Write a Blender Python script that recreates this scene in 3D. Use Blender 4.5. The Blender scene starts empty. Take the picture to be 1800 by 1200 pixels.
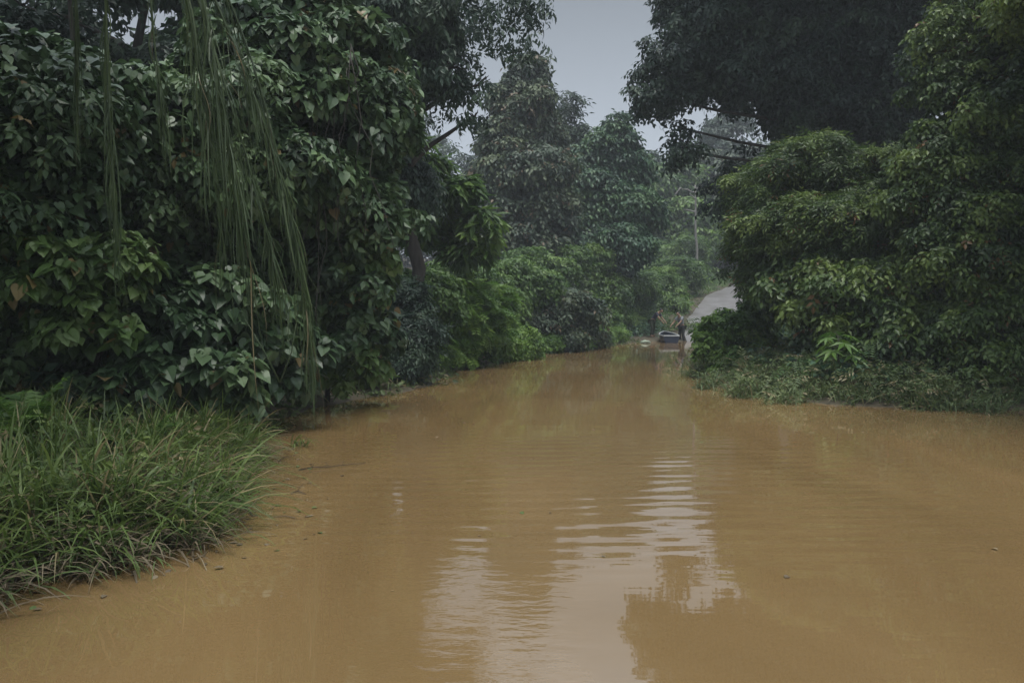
import bpy, math
import numpy as np
from mathutils import Vector
R = math.radians
S = bpy.context.scene
COL = S.collection

# ------------------------------------------------------------------ camera
FPX, HOR, CAMH = 1400.0, 545.0, 1.6
PITCH = math.atan((600 - HOR) / FPX)
cd = bpy.data.cameras.new('camera'); cam = bpy.data.objects.new('camera', cd); COL.objects.link(cam)
cd.sensor_width = 36; cd.lens = 28.0; cd.clip_start = 0.05; cd.clip_end = 600
cam.location = (0, 0, CAMH); cam.rotation_euler = (R(90) - PITCH, 0, 0)
S.camera = cam
# ------------------------------------------------------------------ sky and light
SUN_EL, SUN_AZ = R(76), R(150)
w = bpy.data.worlds.new('World'); S.world = w; w.use_nodes = True
nt = w.node_tree; nt.nodes.clear()
sk = nt.nodes.new('ShaderNodeTexSky'); sk.sky_type = 'NISHITA'; sk.sun_disc = False
sk.sun_elevation = SUN_EL; sk.sun_rotation = SUN_AZ; sk.dust_density = 6; sk.air_density = 1.0; sk.ozone_density = 1.5
hs = nt.nodes.new('ShaderNodeHueSaturation'); hs.inputs['Saturation'].default_value = 0.34
mx = nt.nodes.new('ShaderNodeMix'); mx.data_type = 'RGBA'; mx.inputs[0].default_value = 0.72
mx.inputs[7].default_value = (7.2, 8.15, 9.3, 1)          # even cloud deck over the clear-sky model
# an overcast sky is about three times brighter overhead than near the horizon
stc = nt.nodes.new('ShaderNodeTexCoord'); sxyz = nt.nodes.new('ShaderNodeSeparateXYZ'); nt.links.new(stc.outputs['Generated'], sxyz.inputs[0])
smr = nt.nodes.new('ShaderNodeValToRGB'); nt.links.new(sxyz.outputs['Z'], smr.inputs[0]); el = smr.color_ramp.elements
for p_, v_ in ((.0, .47), (.2, .45), (.36, .28), (.46, .5), (.75, 1.)):
    e_ = el[0] if p_ == 0 else (el[1] if p_ == .2 else el.new(p_)); e_.position = p_; e_.color = (v_, v_, v_, 1)
smm = nt.nodes.new('ShaderNodeMath'); smm.operation = 'MULTIPLY'; smm.inputs[1].default_value = 1.85; nt.links.new(smr.outputs[0], smm.inputs[0])
smu = nt.nodes.new('ShaderNodeVectorMath'); smu.operation = 'SCALE'
bg = nt.nodes.new('ShaderNodeBackground'); bg.inputs['Strength'].default_value = 0.08
wo = nt.nodes.new('ShaderNodeOutputWorld')
nt.links.new(sk.outputs[0], hs.inputs['Color']); nt.links.new(hs.outputs[0], mx.inputs[6])
nt.links.new(mx.outputs[2], smu.inputs[0]); nt.links.new(smm.outputs[0], smu.inputs['Scale']); nt.links.new(smu.outputs[0], bg.inputs['Color']); nt.links.new(bg.outputs[0], wo.inputs[0])
sd = bpy.data.lights.new('sun', 'SUN'); sd.energy = 2.5; sd.angle = R(30); sd.color = (1, .97, .92)
sun = bpy.data.objects.new('sun', sd); COL.objects.link(sun)
sun.rotation_euler = (R(90) - SUN_EL, 0, R(180) - SUN_AZ)
S.view_settings.view_transform = 'Standard'; S.view_settings.look = 'None'
S.view_settings.gamma = 1; S.view_settings.exposure = 0.28
S.render.engine = 'CYCLES'
S.cycles.max_bounces = 6; S.cycles.diffuse_bounces = 2; S.cycles.glossy_bounces = 3
S.cycles.transmission_bounces = 3; S.cycles.volume_bounces = 0; S.cycles.transparent_max_bounces = 4

cp, sp = math.cos(PITCH), math.sin(PITCH)
def at(px, py, t):
    """world point seen at photo pixel (px,py) at t metres forward"""
    u = (px - 900) / FPX * t; v = -(py - 600) / FPX * t
    return np.array([u, t * cp + v * sp, CAMH - t * sp + v * cp])

# ------------------------------------------------------------------ helpers
def tag(o, label=None, cat=None, group=None, kind=None):
    if label: o['label'] = label
    if cat: o['category'] = cat
    if group: o['group'] = group
    if kind: o['kind'] = kind
    return o
def empty(name, loc, label, cat, group=None):
    o = bpy.data.objects.new(name, None); COL.objects.link(o); o.location = tuple(loc); o.empty_display_size = .2
    return tag(o, label, cat, group)
def norm(a): return a / np.maximum(np.linalg.norm(a, axis=-1, keepdims=True), 1e-9)

def build(name, V, F_flat, F_cnt, mat, parent=None, rnd=None, smooth=False):
    """raw arrays -> mesh object; V are world coordinates, moved into the parent's space"""
    me = bpy.data.meshes.new(name)
    V = np.asarray(V, dtype=np.float64).reshape(-1, 3)
    if parent is not None: V = V - np.array(parent.location)
    V = V.astype(np.float32)
    F_flat = np.asarray(F_flat, dtype=np.int32); F_cnt = np.asarray(F_cnt, dtype=np.int32)
    me.vertices.add(len(V)); me.vertices.foreach_set('co', V.ravel())
    me.loops.add(len(F_flat)); me.loops.foreach_set('vertex_index', F_flat)
    me.polygons.add(len(F_cnt))
    st = np.concatenate([[0], np.cumsum(F_cnt)[:-1]]).astype(np.int32)
    me.polygons.foreach_set('loop_start', st)
    try: me.polygons.foreach_set('loop_total', F_cnt)
    except Exception: pass
    me.polygons.foreach_set('use_smooth', np.full(len(F_cnt), smooth))
    if rnd is not None:
        rnd = np.asarray(rnd, dtype=np.float32).reshape(len(V), -1)
        for j_, nm_ in enumerate(('rnd', 'clu')[:rnd.shape[1]]):
            at_ = me.attributes.new(nm_, 'FLOAT', 'POINT'); at_.data.foreach_set('value', np.ascontiguousarray(rnd[:, j_]))
    me.update(calc_edges=True); me.validate()
    me.materials.append(mat)
    o = bpy.data.objects.new(name, me); COL.objects.link(o)
    if parent is not None: o.parent = parent
    return o

class Acc:
    """collects vertex / face arrays for ONE mesh"""
    def __init__(s): s.V = []; s.F = []; s.C = []; s.Rn = []; s.n = 0
    def add(s, V, F, C, rnd=None):
        V = np.asarray(V, float).reshape(-1, 3)
        s.V.append(V); s.F.append(np.asarray(F, dtype=np.int64).ravel() + s.n); s.C.append(np.asarray(C).ravel())
        rnd = np.full((len(V), 2), .5) if rnd is None else np.asarray(rnd)
        if rnd.ndim == 1: rnd = np.stack([rnd, np.modf(rnd * 7.31 + .13)[0] * .5 + .25], -1)
        s.Rn.append(rnd); s.n += len(V)
    def tube(s, pts, rad, k=7, close=True):
        pts = np.asarray(pts, float); rad = np.asarray(rad, float); m = len(pts)
        T = np.gradient(pts, axis=0); T = norm(T)
        ref = np.array([0.13, 0.31, 0.94]) if abs(T[:, 2]).mean() < .8 else np.array([1., .2, .05])
        X = norm(np.cross(T, ref)); Y = norm(np.cross(T, X))
        a = np.arange(k) * 2 * np.pi / k
        ring = pts[:, None] + rad[:, None, None] * (np.cos(a)[None, :, None] * X[:, None] + np.sin(a)[None, :, None] * Y[:, None])
        i = np.arange(m - 1)[:, None] * k; j = np.arange(k)[None]; j2 = (j + 1) % k
        Q = np.stack([i + j, i + j2, i + k + j2, i + k + j], -1).reshape(-1, 4)
        F = Q.ravel(); C = np.full(len(Q), 4)
        if close:
            F = np.concatenate([F, np.arange(k)[::-1], np.arange(k) + (m - 1) * k]); C = np.concatenate([C, [k, k]])
        s.add(ring.reshape(-1, 3), F, C)
    def box(s, c, h, rz=0):
        c = np.array(c, float); h = np.array(h, float)
        v = np.array([[x, y, z] for x in (-1, 1) for y in (-1, 1) for z in (-1, 1)]) * h
        cr, sr = math.cos(rz), math.sin(rz); v = np.stack([v[:, 0] * cr - v[:, 1] * sr, v[:, 0] * sr + v[:, 1] * cr, v[:, 2]], -1)
        s.add(v + c, [0, 1, 3, 2, 4, 6, 7, 5, 0, 4, 5, 1, 2, 3, 7, 6, 0, 2, 6, 4, 1, 5, 7, 3], [4] * 6)
    def build(s, name, mat, parent=None, smooth=False):
        return build(name, np.concatenate(s.V), np.concatenate(s.F), np.concatenate(s.C), mat, parent, np.concatenate(s.Rn), smooth)

# ---- leaf templates: x across, y along the leaf, z out of the blade; faces as lists
def T_lance(wd=.17, dr=.12):
    return (np.array([[0, 0, 0], [wd, .42, .05 - dr * .3], [0, 1, -dr], [-wd, .42, .05 - dr * .3]]), [[0, 1, 2], [0, 2, 3]])
def T_oval(wd=.27):
    v = np.array([[0, 0, 0], [wd * .8, .22, .05], [wd, .5, .04], [wd * .55, .82, -.03], [0, 1, -.13],
                  [-wd * .55, .82, -.03], [-wd, .5, .04], [-wd * .8, .22, .05], [0, .45, -.02]])
    return (v, [[0, 1, 2, 8], [8, 2, 3, 4], [0, 8, 6, 7], [8, 4, 5, 6]])
def T_heart():
    v = [[0, 0, 0], [.2, -.13, .05], [.43, -.02, .08], [.47, .25, .07], [.3, .6, .02], [0, 1.02, -.14], [0, .45, -.03],
         [-.3, .6, .02], [-.47, .25, .07], [-.43, -.02, .08], [-.2, -.13, .05]]
    return (np.array(v, float), [[0, 1, 2, 3, 6], [6, 3, 4, 5], [0, 6, 8, 9, 10], [6, 5, 7, 8]])
def T_sprig(n=6, ln=.5, wd=.17, seed=1, spread=60, droop=.25):
    """leaves set alternately along a short twig of length 1"""
    rg = np.random.default_rng(seed); V = []; F = []; b, f = T_lance(wd)
    for i in range(n):
        t = .1 + .85 * i / max(1, n - 1); sgn = 1 if i % 2 else -1
        a = R(spread + rg.uniform(-15, 15)) * sgn * (1 - .75 * (i == n - 1)); l = ln * rg.uniform(.75, 1.15)
        Y = np.array([math.sin(a), math.cos(a), -droop * rg.uniform(.3, 1.6)]); Y /= np.linalg.norm(Y)
        Z = np.array([rg.uniform(-.4, .4), rg.uniform(-.4, .4), 1.]); X = np.cross(Y, Z); X /= np.linalg.norm(X); Z = np.cross(X, Y)
        v = np.array([0, t, -.12 * t * t]) + l * (b[:, :1] * X + b[:, 1:2] * Y + b[:, 2:] * Z)
        F += [[k + len(V) * 4 for k in q] for q in f]; V.append(v)
    return (np.concatenate(V), F)
def T_pinnate(pairs=7, ln=.3, wd=.17, seed=2):
    V = []; F = []; n = 0; b, f = T_lance(wd, .05)
    for i in range(pairs):
        t = .15 + .8 * i / (pairs - 1); L = ln * (1 - .9 * abs(t - .5) ** 2)
        for sg in (1, -1):
            a = R(68) * sg; Y = norm(np.array([math.sin(a), math.cos(a), -.12])); Z = np.array([0, 0, 1.]); X = norm(np.cross(Y, Z)); Z = np.cross(X, Y)
            v = np.array([0, t, -.25 * t * t]) + L * (b[:, :1] * X + b[:, 1:2] * Y + b[:, 2:] * Z)
            V.append(v); F += [[k + n for k in q] for q in f]; n += 4
    V.append(np.array([[-.008, 0, 0], [.008, 0, 0], [.004, .97, -.235], [-.004, .97, -.235]])); F.append([n, n + 1, n + 2, n + 3])
    return (np.concatenate(V), F)
def T_palmate(k=7):
    V = []; F = []; n = 0; b, f = T_lance(.13, .2)
    for i in range(k):
        a = R(-125 + 250 * i / (k - 1)); L = 1 - .3 * abs(i - (k - 1) / 2) / ((k - 1) / 2)
        Y = norm(np.array([math.sin(a), math.cos(a), -.1])); Z = np.array([0, 0, 1.]); X = norm(np.cross(Y, Z)); Z = np.cross(X, Y)
        V.append(L * (b[:, :1] * X + b[:, 1:2] * Y + b[:, 2:] * Z)); F += [[q_ + n for q_ in q] for q in f]; n += 4
    return (np.concatenate(V), F)
HEART, OVAL, LANCE = T_heart(), T_oval(), T_lance()
SPRIG = T_sprig(); SPRIG_W = T_sprig(5, .55, .26, 5, 55, .5); SPRIG_D = T_sprig(7, .45, .2, 9, 65, .9)
PINN = T_pinnate(); PINN_W = T_pinnate(6, .36, .24, 4); PALM = T_palmate()

def put_leaves(acc, T, P, N, D, size, rng, clu=None):
    """place template T at points P with normals N and axes D"""
    tv, tf = T; n = len(P)
    if n == 0: return
    Z = norm(N); Y = norm(D - (D * Z).sum(-1, keepdims=True) * Z); X = np.cross(Y, Z)
    V = P[:, None] + size[:, None, None] * (tv[None, :, :1] * X[:, None] + tv[None, :, 1:2] * Y[:, None] + tv[None, :, 2:] * Z[:, None])
    flat = np.concatenate([np.array(q) for q in tf]); cnt = np.array([len(q) for q in tf])
    F = (np.arange(n)[:, None] * len(tv) + flat[None]).ravel()
    clu = rng.uniform(.2, .8, n) if clu is None else clu
    acc.add(V.reshape(-1, 3), F, np.tile(cnt, n), np.repeat(np.stack([rng.random(n), clu], -1), len(tv), 0))

UP = np.array([0, 0, 1.])
def crown(acc, blobs, n, T, size, rng, sub=.36, k=1.0, droop=.6, hang=0., upn=.75, low=-.75, fill=.12):
    """leafage over and through lumpy blobs (centre, (rx,ry,rz)); branchlets -> leaves"""
    C = np.array([b[0] for b in blobs], float); Rr = np.array([b[1] for b in blobs], float)
    area = (Rr[:, 0] * Rr[:, 2] + Rr[:, 0] * Rr[:, 1] + Rr[:, 1] * Rr[:, 2]); wgt = area / area.sum()
    ns = int(max(8, 26 * k * len(blobs)))
    bi = rng.choice(len(blobs), ns * 3, p=wgt)
    d = norm(rng.normal(size=(ns * 3, 3)))
    rad = rng.uniform(.62, 1.02, (ns * 3, 1))
    p = C[bi] + Rr[bi] * d * rad
    ok = d[:, 2] > low
    for q in range(len(blobs)):
        rel = ((p - C[q]) / Rr[q]); ins = ((rel ** 2).sum(-1) < .42) & (bi != q); ok &= ~ins
    idx = np.nonzero(ok)[0][:ns]; p, d, bi = p[idx], d[idx], bi[idx]
    sr = sub * Rr[bi].mean(-1) * rng.uniform(.4, 1.5, len(p))
    # leaves
    wl = sr ** 2 * rng.uniform(.35, 1.65, len(p)); li = rng.choice(len(p), n, p=wl / wl.sum())
    e = norm(norm(rng.normal(size=(n, 3))) + .6 * d[li] + np.array([0, 0, .35]))
    rr = sr[li][:, None] * rng.uniform(.35, 1.08, (n, 1)) ** .6
    sc = np.stack([np.ones(n), np.ones(n), np.full(n, .72)], -1)
    pos = p[li] + e * rr * sc
    nf = int(n * fill)
    if nf:
        fb = rng.choice(len(blobs), nf, p=wgt); fd = norm(rng.normal(size=(nf, 3)))
        pos[:nf] = C[fb] + Rr[fb] * fd * rng.uniform(.25, .8, (nf, 1)); e[:nf] = fd
    N = e * .55 + UP * upn + rng.normal(size=(n, 3)) * .38
    hd = e.copy(); hd[:, 2] *= .3
    D = hd * (1 - hang) - UP * (droop + hang) + rng.normal(size=(n, 3)) * .45
    cl = rng.random(len(p)); put_leaves(acc, T, pos, N, D, size * rng.uniform(.6, 1.25, n), rng, cl[li])

# ------------------------------------------------------------------ materials
def ramp(nt, stops):
    r = nt.nodes.new('ShaderNodeValToRGB'); cr = r.color_ramp
    while len(cr.elements) < len(stops): cr.elements.new(.5)
    for el, (p, c) in zip(cr.elements, stops): el.position = p; el.color = (*c, 1)
    return r
def leaf_mat(name, dark, mid, light, odd=None, rough=.45, trans=.2, spec=.4):
    m = bpy.data.materials.new(name); m.use_nodes = True; nt = m.node_tree; N = nt.nodes; L = nt.links; N.clear()
    out = N.new('ShaderNodeOutputMaterial'); b = N.new('ShaderNodeBsdfPrincipled'); tr = N.new('ShaderNodeBsdfTranslucent'); mixs = N.new('ShaderNodeMixShader')
    a = N.new('ShaderNodeAttribute'); a.attribute_name = 'rnd'
    tc = N.new('ShaderNodeTexCoord'); no = N.new('ShaderNodeTexNoise'); no.inputs['Scale'].default_value = .9; no.inputs['Detail'].default_value = 3
    L.new(tc.outputs['Object'], no.inputs['Vector'])
    ad = N.new('ShaderNodeMath'); ad.operation = 'MULTIPLY_ADD'; ad.inputs[1].default_value = .35; L.new(a.outputs['Fac'], ad.inputs[0])
    a2 = N.new('ShaderNodeAttribute'); a2.attribute_name = 'clu'; ac = N.new('ShaderNodeMath'); ac.operation = 'MULTIPLY_ADD'; ac.inputs[1].default_value = .6; L.new(a2.outputs['Fac'], ac.inputs[0])
    sb = N.new('ShaderNodeMath'); sb.operation = 'MULTIPLY_ADD'; sb.inputs[1].default_value = 1.0; sb.inputs[2].default_value = -.47; L.new(no.outputs['Fac'], sb.inputs[0])
    L.new(sb.outputs[0], ac.inputs[2]); L.new(ac.outputs[0], ad.inputs[2])
    st = [(.05, dark), (.5, mid), (.92, light)]
    r = ramp(nt, st); L.new(ad.outputs[0], r.inputs[0]); colr = r.outputs[0]
    if odd:
        gt = N.new('ShaderNodeMath'); gt.operation = 'GREATER_THAN'; gt.inputs[1].default_value = odd[0]; L.new(a.outputs['Fac'], gt.inputs[0])
        mm = N.new('ShaderNodeMix'); mm.data_type = 'RGBA'; L.new(gt.outputs[0], mm.inputs[0]); L.new(colr, mm.inputs[6]); mm.inputs[7].default_value = (*odd[1], 1); colr = mm.outputs[2]
    L.new(colr, b.inputs['Base Color']); b.inputs['Roughness'].default_value = rough; b.inputs['Specular IOR Level'].default_value = spec
    L.new(colr, tr.inputs['Color']); mixs.inputs[0].default_value = trans
    L.new(b.outputs[0], mixs.inputs[1]); L.new(tr.outputs[0], mixs.inputs[2]); L.new(mixs.outputs[0], out.inputs[0])
    return m
def plain(name, c1, c2, scale=6, rough=.7, bump=.0, spec=.4, metal=0, stretch=(1, 1, 1)):
    m = bpy.data.materials.new(name); m.use_nodes = True; nt = m.node_tree; N = nt.nodes; L = nt.links
    b = N['Principled BSDF']; tc = N.new('ShaderNodeTexCoord'); mp = N.new('ShaderNodeMapping'); mp.inputs['Scale'].default_value = stretch
    no = N.new('ShaderNodeTexNoise'); no.inputs['Scale'].default_value = scale; no.inputs['Detail'].default_value = 6
    L.new(tc.outputs['Object'], mp.inputs[0]); L.new(mp.outputs[0], no.inputs['Vector'])
    r = ramp(nt, [(.3, c1), (.7, c2)]); L.new(no.outputs['Fac'], r.inputs[0]); L.new(r.outputs[0], b.inputs['Base Color'])
    b.inputs['Roughness'].default_value = rough; b.inputs['Specular IOR Level'].default_value = spec; b.inputs['Metallic'].default_value = metal
    if bump:
        bp = N.new('ShaderNodeBump'); bp.inputs['Strength'].default_value = bump; bp.inputs['Distance'].default_value = .05
        L.new(no.outputs['Fac'], bp.inputs['Height']); L.new(bp.outputs[0], b.inputs['Normal'])
    return m
M = dict(
 vine=leaf_mat('vine_leaf', (.022, .045, .02), (.055, .1, .042), (.11, .17, .07), (.985, (.16, .12, .05)), .42),
 vine_light=leaf_mat('vine_leaf_light', (.035, .07, .02), (.085, .15, .04), (.15, .22, .07), (.97, (.2, .16, .06)), .45),
 dark=leaf_mat('dark_leaf', (.012, .028, .02), (.026, .052, .032), (.05, .085, .045), None, .5, .2),
 mid=leaf_mat('mid_leaf', (.016, .045, .028), (.042, .098, .048), (.09, .16, .06), None, .5),
 olive=leaf_mat('olive_leaf', (.022, .042, .026), (.048, .076, .04), (.1, .13, .06), (.95, (.13, .1, .06)), .5),
 fresh=leaf_mat('fresh_leaf', (.028, .068, .02), (.075, .145, .032), (.145, .235, .05), None, .45, .35),
 bright=leaf_mat('bright_leaf', (.04, .095, .02), (.095, .185, .032), (.17, .27, .05), None, .45, .4),
 right=leaf_mat('right_leaf', (.018, .042, .012), (.055, .1, .022), (.14, .2, .042), (.985, (.14, .08, .03)), .45, .33),
 grass=leaf_mat('grass_blade', (.03, .06, .016), (.085, .135, .03), (.2, .26, .07), (.88, (.24, .2, .1)), .5, .35),
 dry=leaf_mat('dry_blade', (.07, .055, .035), (.15, .12, .075), (.27, .23, .15), (.68, (.08, .12, .035)), .7, .15),
 strand=leaf_mat('frond_blade', (.026, .045, .02), (.05, .078, .03), (.09, .125, .042), (.97, (.16, .13, .07)), .45, .3),
 cover=leaf_mat('cover_leaf', (.04, .07, .022), (.085, .125, .04), (.16, .19, .07), (.88, (.22, .19, .1)), .55, .25),
 bark=plain('bark', (.02, .018, .015), (.055, .05, .042), 9, .85, .6, .3, 0, (1, 1, .25)),
 pale_bark=plain('pale_bark', (.12, .12, .105), (.22, .21, .19), 8, .8, .4, .3, 0, (1, 1, .3)),
 soil=plain('soil', (.035, .03, .018), (.09, .075, .045), 3, .9, .5),
 road=plain('road', (.12, .11, .105), (.2, .19, .19), 1.4, .3, .15, .6),
)

# ------------------------------------------------------------------ terrain
LEFT = [(-9, -40), (-4.6, -6), (-3.6, 1), (-2.95, 4.6), (-2.5, 4.9), (-2.2, 5.4), (-2.3, 6.5), (-2.75, 7.8), (-3.0, 8.8), (-3.3, 9.8), (-3.5, 11.2),
        (-3.3, 13.0), (-2.3, 15.2), (-1.8, 16.8), (-1.5, 21), (-.3, 25), (.8, 28.5), (2.6, 33), (4.8, 37.2), (6.6, 40.2)]
RIGHT = [(9.6, 41.2), (9.0, 37), (7.1, 30), (5.7, 23.6), (4.7, 19), (4.3, 16.8), (4.7, 14.6), (5.4, 13.5), (6.6, 13.0), (8.2, 12.7), (14, 12.0), (30, 10.5), (70, 8), (70, -40)]
POLY = np.array(LEFT + RIGHT, float)
def sdist(x, y):
    """signed distance to the waterline, positive on land"""
    x = np.asarray(x, float); y = np.asarray(y, float); best = np.full(x.shape, 1e9); ins = np.zeros(x.shape, bool)
    A = POLY; B = np.roll(POLY, -1, axis=0)
    for (ax, ay), (bx, by) in zip(A, B):
        ex, ey = bx - ax, by - ay; t = np.clip(((x - ax) * ex + (y - ay) * ey) / (ex * ex + ey * ey), 0, 1)
        best = np.minimum(best, np.hypot(x - ax - t * ex, y - ay - t * ey))
        c = (ay > y) != (by > y); ins ^= c & (x < ex * (y - ay) / (ey if ey else 1e-9) + ax)
    return np.where(ins, -best, best)
def hgt(x, y):
    s = sdist(x, y); x = np.asarray(x, float); y = np.asarray(y, float)
    s = s + .12 * np.sin(x * 3.1 + 1.7 * np.sin(y * 2.3)) * np.sin(y * 2.7)
    land = .32 * (1 - np.exp(-np.maximum(s, 0) / 1.3)) + .06 * np.clip(s, 0, 15) + .11 * np.clip(y - 43, 0, 70) + .05 * np.sin(x * 1.3) * np.cos(y * 1.1) * np.clip(s, 0, 1)
    return np.where(s > 0, land, -.5 * (1 - np.exp(s / 2.0)))
def hz(x, y): return float(hgt(np.array([x]), np.array([y]))[0])

def grid_mesh(name, xs, ys, zf, mat):
    X, Y = np.meshgrid(xs, ys); Z = zf(X, Y); V = np.stack([X, Y, Z], -1).reshape(-1, 3); nx, ny = len(xs), len(ys)
    i = (np.arange(ny - 1)[:, None] * nx + np.arange(nx - 1)[None]); Q = np.stack([i, i + 1, i + nx + 1, i + nx], -1).reshape(-1, 4)
    return build(name, V, Q.ravel(), np.full(len(Q), 4), mat, None, None, True)
xs = np.concatenate([np.arange(-98, -14, 2.5), np.arange(-14, 16, .25), np.arange(16, 98.1, 2)])
ys = np.concatenate([np.arange(-38, 2, 2.5), np.arange(2, 50, .25), np.arange(50, 134, 2)])
ground = tag(grid_mesh('ground', xs, ys, hgt, M['soil']), 'dark wet soil of the flooded banks', kind='structure')

# flood water
def water_mat():
    m = bpy.data.materials.new('muddy_water'); m.use_nodes = True; nt = m.node_tree; N = nt.nodes; L = nt.links; b = N['Principled BSDF']
    tc = N.new('ShaderNodeTexCoord')
    n1 = N.new('ShaderNodeTexNoise'); n1.inputs['Scale'].default_value = .3; n1.inputs['Detail'].default_value = 7; n1.inputs['Distortion'].default_value = 1.2
    mpp = N.new('ShaderNodeMapping'); mpp.inputs['Scale'].default_value = (1.6, .55, 1); mpp.inputs['Rotation'].default_value = (0, 0, .2); L.new(tc.outputs['Object'], mpp.inputs[0]); L.new(mpp.outputs[0], n1.inputs['Vector'])
    r = ramp(nt, [(.3, (.15, .096, .04)), (.7, (.215, .141, .061))]); L.new(n1.outputs['Fac'], r.inputs[0]); L.new(r.outputs[0], b.inputs['Base Color'])
    b.inputs['Roughness'].default_value = .02; b.inputs['IOR'].default_value = 2.0; b.inputs['Specular IOR Level'].default_value = 1.0
    def mp(scale, rot=0, loc=(0, 0, 0)):
        q = N.new('ShaderNodeMapping'); q.inputs['Scale'].default_value = scale; q.inputs['Rotation'].default_value = (0, 0, rot); q.inputs['Location'].default_value = loc
        L.new(tc.outputs['Object'], q.inputs[0]); return q
    def math_(op, a, bb=None, c=None):
        q = N.new('ShaderNodeMath'); q.operation = op
        for i, v in enumerate((a, bb, c)):
            if v is None: continue
            if isinstance(v, (int, float)): q.inputs[i].default_value = v
            else: L.new(v, q.inputs[i])
        return q.outputs[0]
    # long low ripples running across the channel, spreading from a point beyond the bend
    wv = N.new('ShaderNodeTexWave'); wv.wave_type = 'BANDS'; wv.bands_direction = 'Y'; wv.inputs['Scale'].default_value = 1.15; wv.inputs['Distortion'].default_value = 5.5
    wv.inputs['Detail'].default_value = 2.5; wv.inputs['Detail Scale'].default_value = .9; L.new(mp((.5, 1, 1), R(-6)).outputs[0], wv.inputs['Vector'])
    n2 = N.new('ShaderNodeTexNoise'); n2.inputs['Scale'].default_value = 1.6; n2.inputs['Detail'].default_value = 2.5; L.new(mp((.5, 2.2, 1), R(-8)).outputs[0], n2.inputs['Vector'])
    n3 = N.new('ShaderNodeTexNoise'); n3.inputs['Scale'].default_value = 9; n3.inputs['Detail'].default_value = 3; L.new(mp((.7, 1.4, 1), R(12)).outputs[0], n3.inputs['Vector'])
    # where the surface is ruffled: between ~5.0 and 9.5 m from the near shore, and a ruffled patch close by on the left
    sx = N.new('ShaderNodeSeparateXYZ'); L.new(tc.outputs['Object'], sx.inputs[0])
    def band(out, lo0, lo1, hi0, hi1):
        a = N.new('ShaderNodeMapRange'); a.interpolation_type = 'SMOOTHSTEP'; L.new(out, a.inputs[0]); a.inputs[1].default_value = lo0; a.inputs[2].default_value = lo1
        c = N.new('ShaderNodeMapRange'); c.interpolation_type = 'SMOOTHSTEP'; L.new(out, c.inputs[0]); c.inputs[1].default_value = hi0; c.inputs[2].default_value = hi1; c.inputs[3].default_value = 1; c.inputs[4].default_value = 0
        return math_('MULTIPLY', a.outputs[0], c.outputs[0])
    by = math_('MULTIPLY', band(sx.outputs['Y'], 4.4, 5.8, 8.3, 11.0), band(sx.outputs['X'], -3.6, -2.0, 2.6, 5.0))
    near = math_('MULTIPLY', band(sx.outputs['X'], -.9, -.5, .15, .5), band(sx.outputs['Y'], 2.0, 2.4, 4.6, 5.6))
    nm = N.new('ShaderNodeTexNoise'); nm.inputs['Scale'].default_value = .5; L.new(tc.outputs['Object'], nm.inputs['Vector'])
    patch = math_('MULTIPLY', by, math_('MULTIPLY_ADD', nm.outputs['Fac'], 1.4, -.05))
    h1 = math_('MULTIPLY', math_('MULTIPLY', wv.outputs['Fac'], patch), .0034)
    h2 = math_('MULTIPLY', n2.outputs['Fac'], math_('MULTIPLY_ADD', patch, .006, .0016))
    h3 = math_('MULTIPLY', n3.outputs['Fac'], math_('MULTIPLY_ADD', near, .003, .00015))
    n4 = N.new('ShaderNodeTexNoise'); n4.inputs['Scale'].default_value = 3.2; n4.inputs['Detail'].default_value = 2; L.new(mp((.45, 1.9, 1), R(17), (3, 1, 0)).outputs[0], n4.inputs['Vector'])
    h4 = math_('MULTIPLY', n4.outputs['Fac'], math_('MULTIPLY_ADD', patch, .0035, .0004))
    h = math_('ADD', math_('ADD', math_('ADD', h1, h2), h3), h4)
    bp = N.new('ShaderNodeBump'); bp.inputs['Strength'].default_value = 1; bp.inputs['Distance'].default_value = 1; L.new(h, bp.inputs['Height']); L.new(bp.outputs[0], b.inputs['Normal'])
    return m
water = tag(grid_mesh('water', np.linspace(-97, 97, 30), np.linspace(-37, 60, 20), lambda x, y: x * 0, water_mat()), 'brown muddy flood water covering the road', kind='structure')

# road climbing out of the water
rl = np.array([[8.7, 38.5], [9.2, 43], [10.4, 47], [13.6, 55.5], [18.6, 66], [24.6, 78], [30, 94], [40, 110]], float)
t = np.linspace(0, 1, 60); tt = np.linspace(0, 1, len(rl)); cx, cy = np.interp(t, tt, rl[:, 0]), np.interp(t, tt, rl[:, 1])
dd = norm(np.stack([np.gradient(cx), np.gradient(cy)], -1)); W = np.linspace(0, 3.2, 9)
PX = cx[:, None] + dd[:, 1:2] * W; PY = cy[:, None] - dd[:, :1] * W
V = np.stack([PX, PY, np.maximum(hgt(PX, PY), -.3) + .07], -1).reshape(-1, 3)
i = np.arange(59)[:, None] * 9 + np.arange(8)[None]; Q = np.stack([i, i + 1, i + 10, i + 9], -1).reshape(-1, 4)
tag(build('road', V, Q.ravel(), np.full(len(Q), 4), M['road'], None, None, True), 'wet grey road climbing out of the flood', kind='structure')

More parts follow.
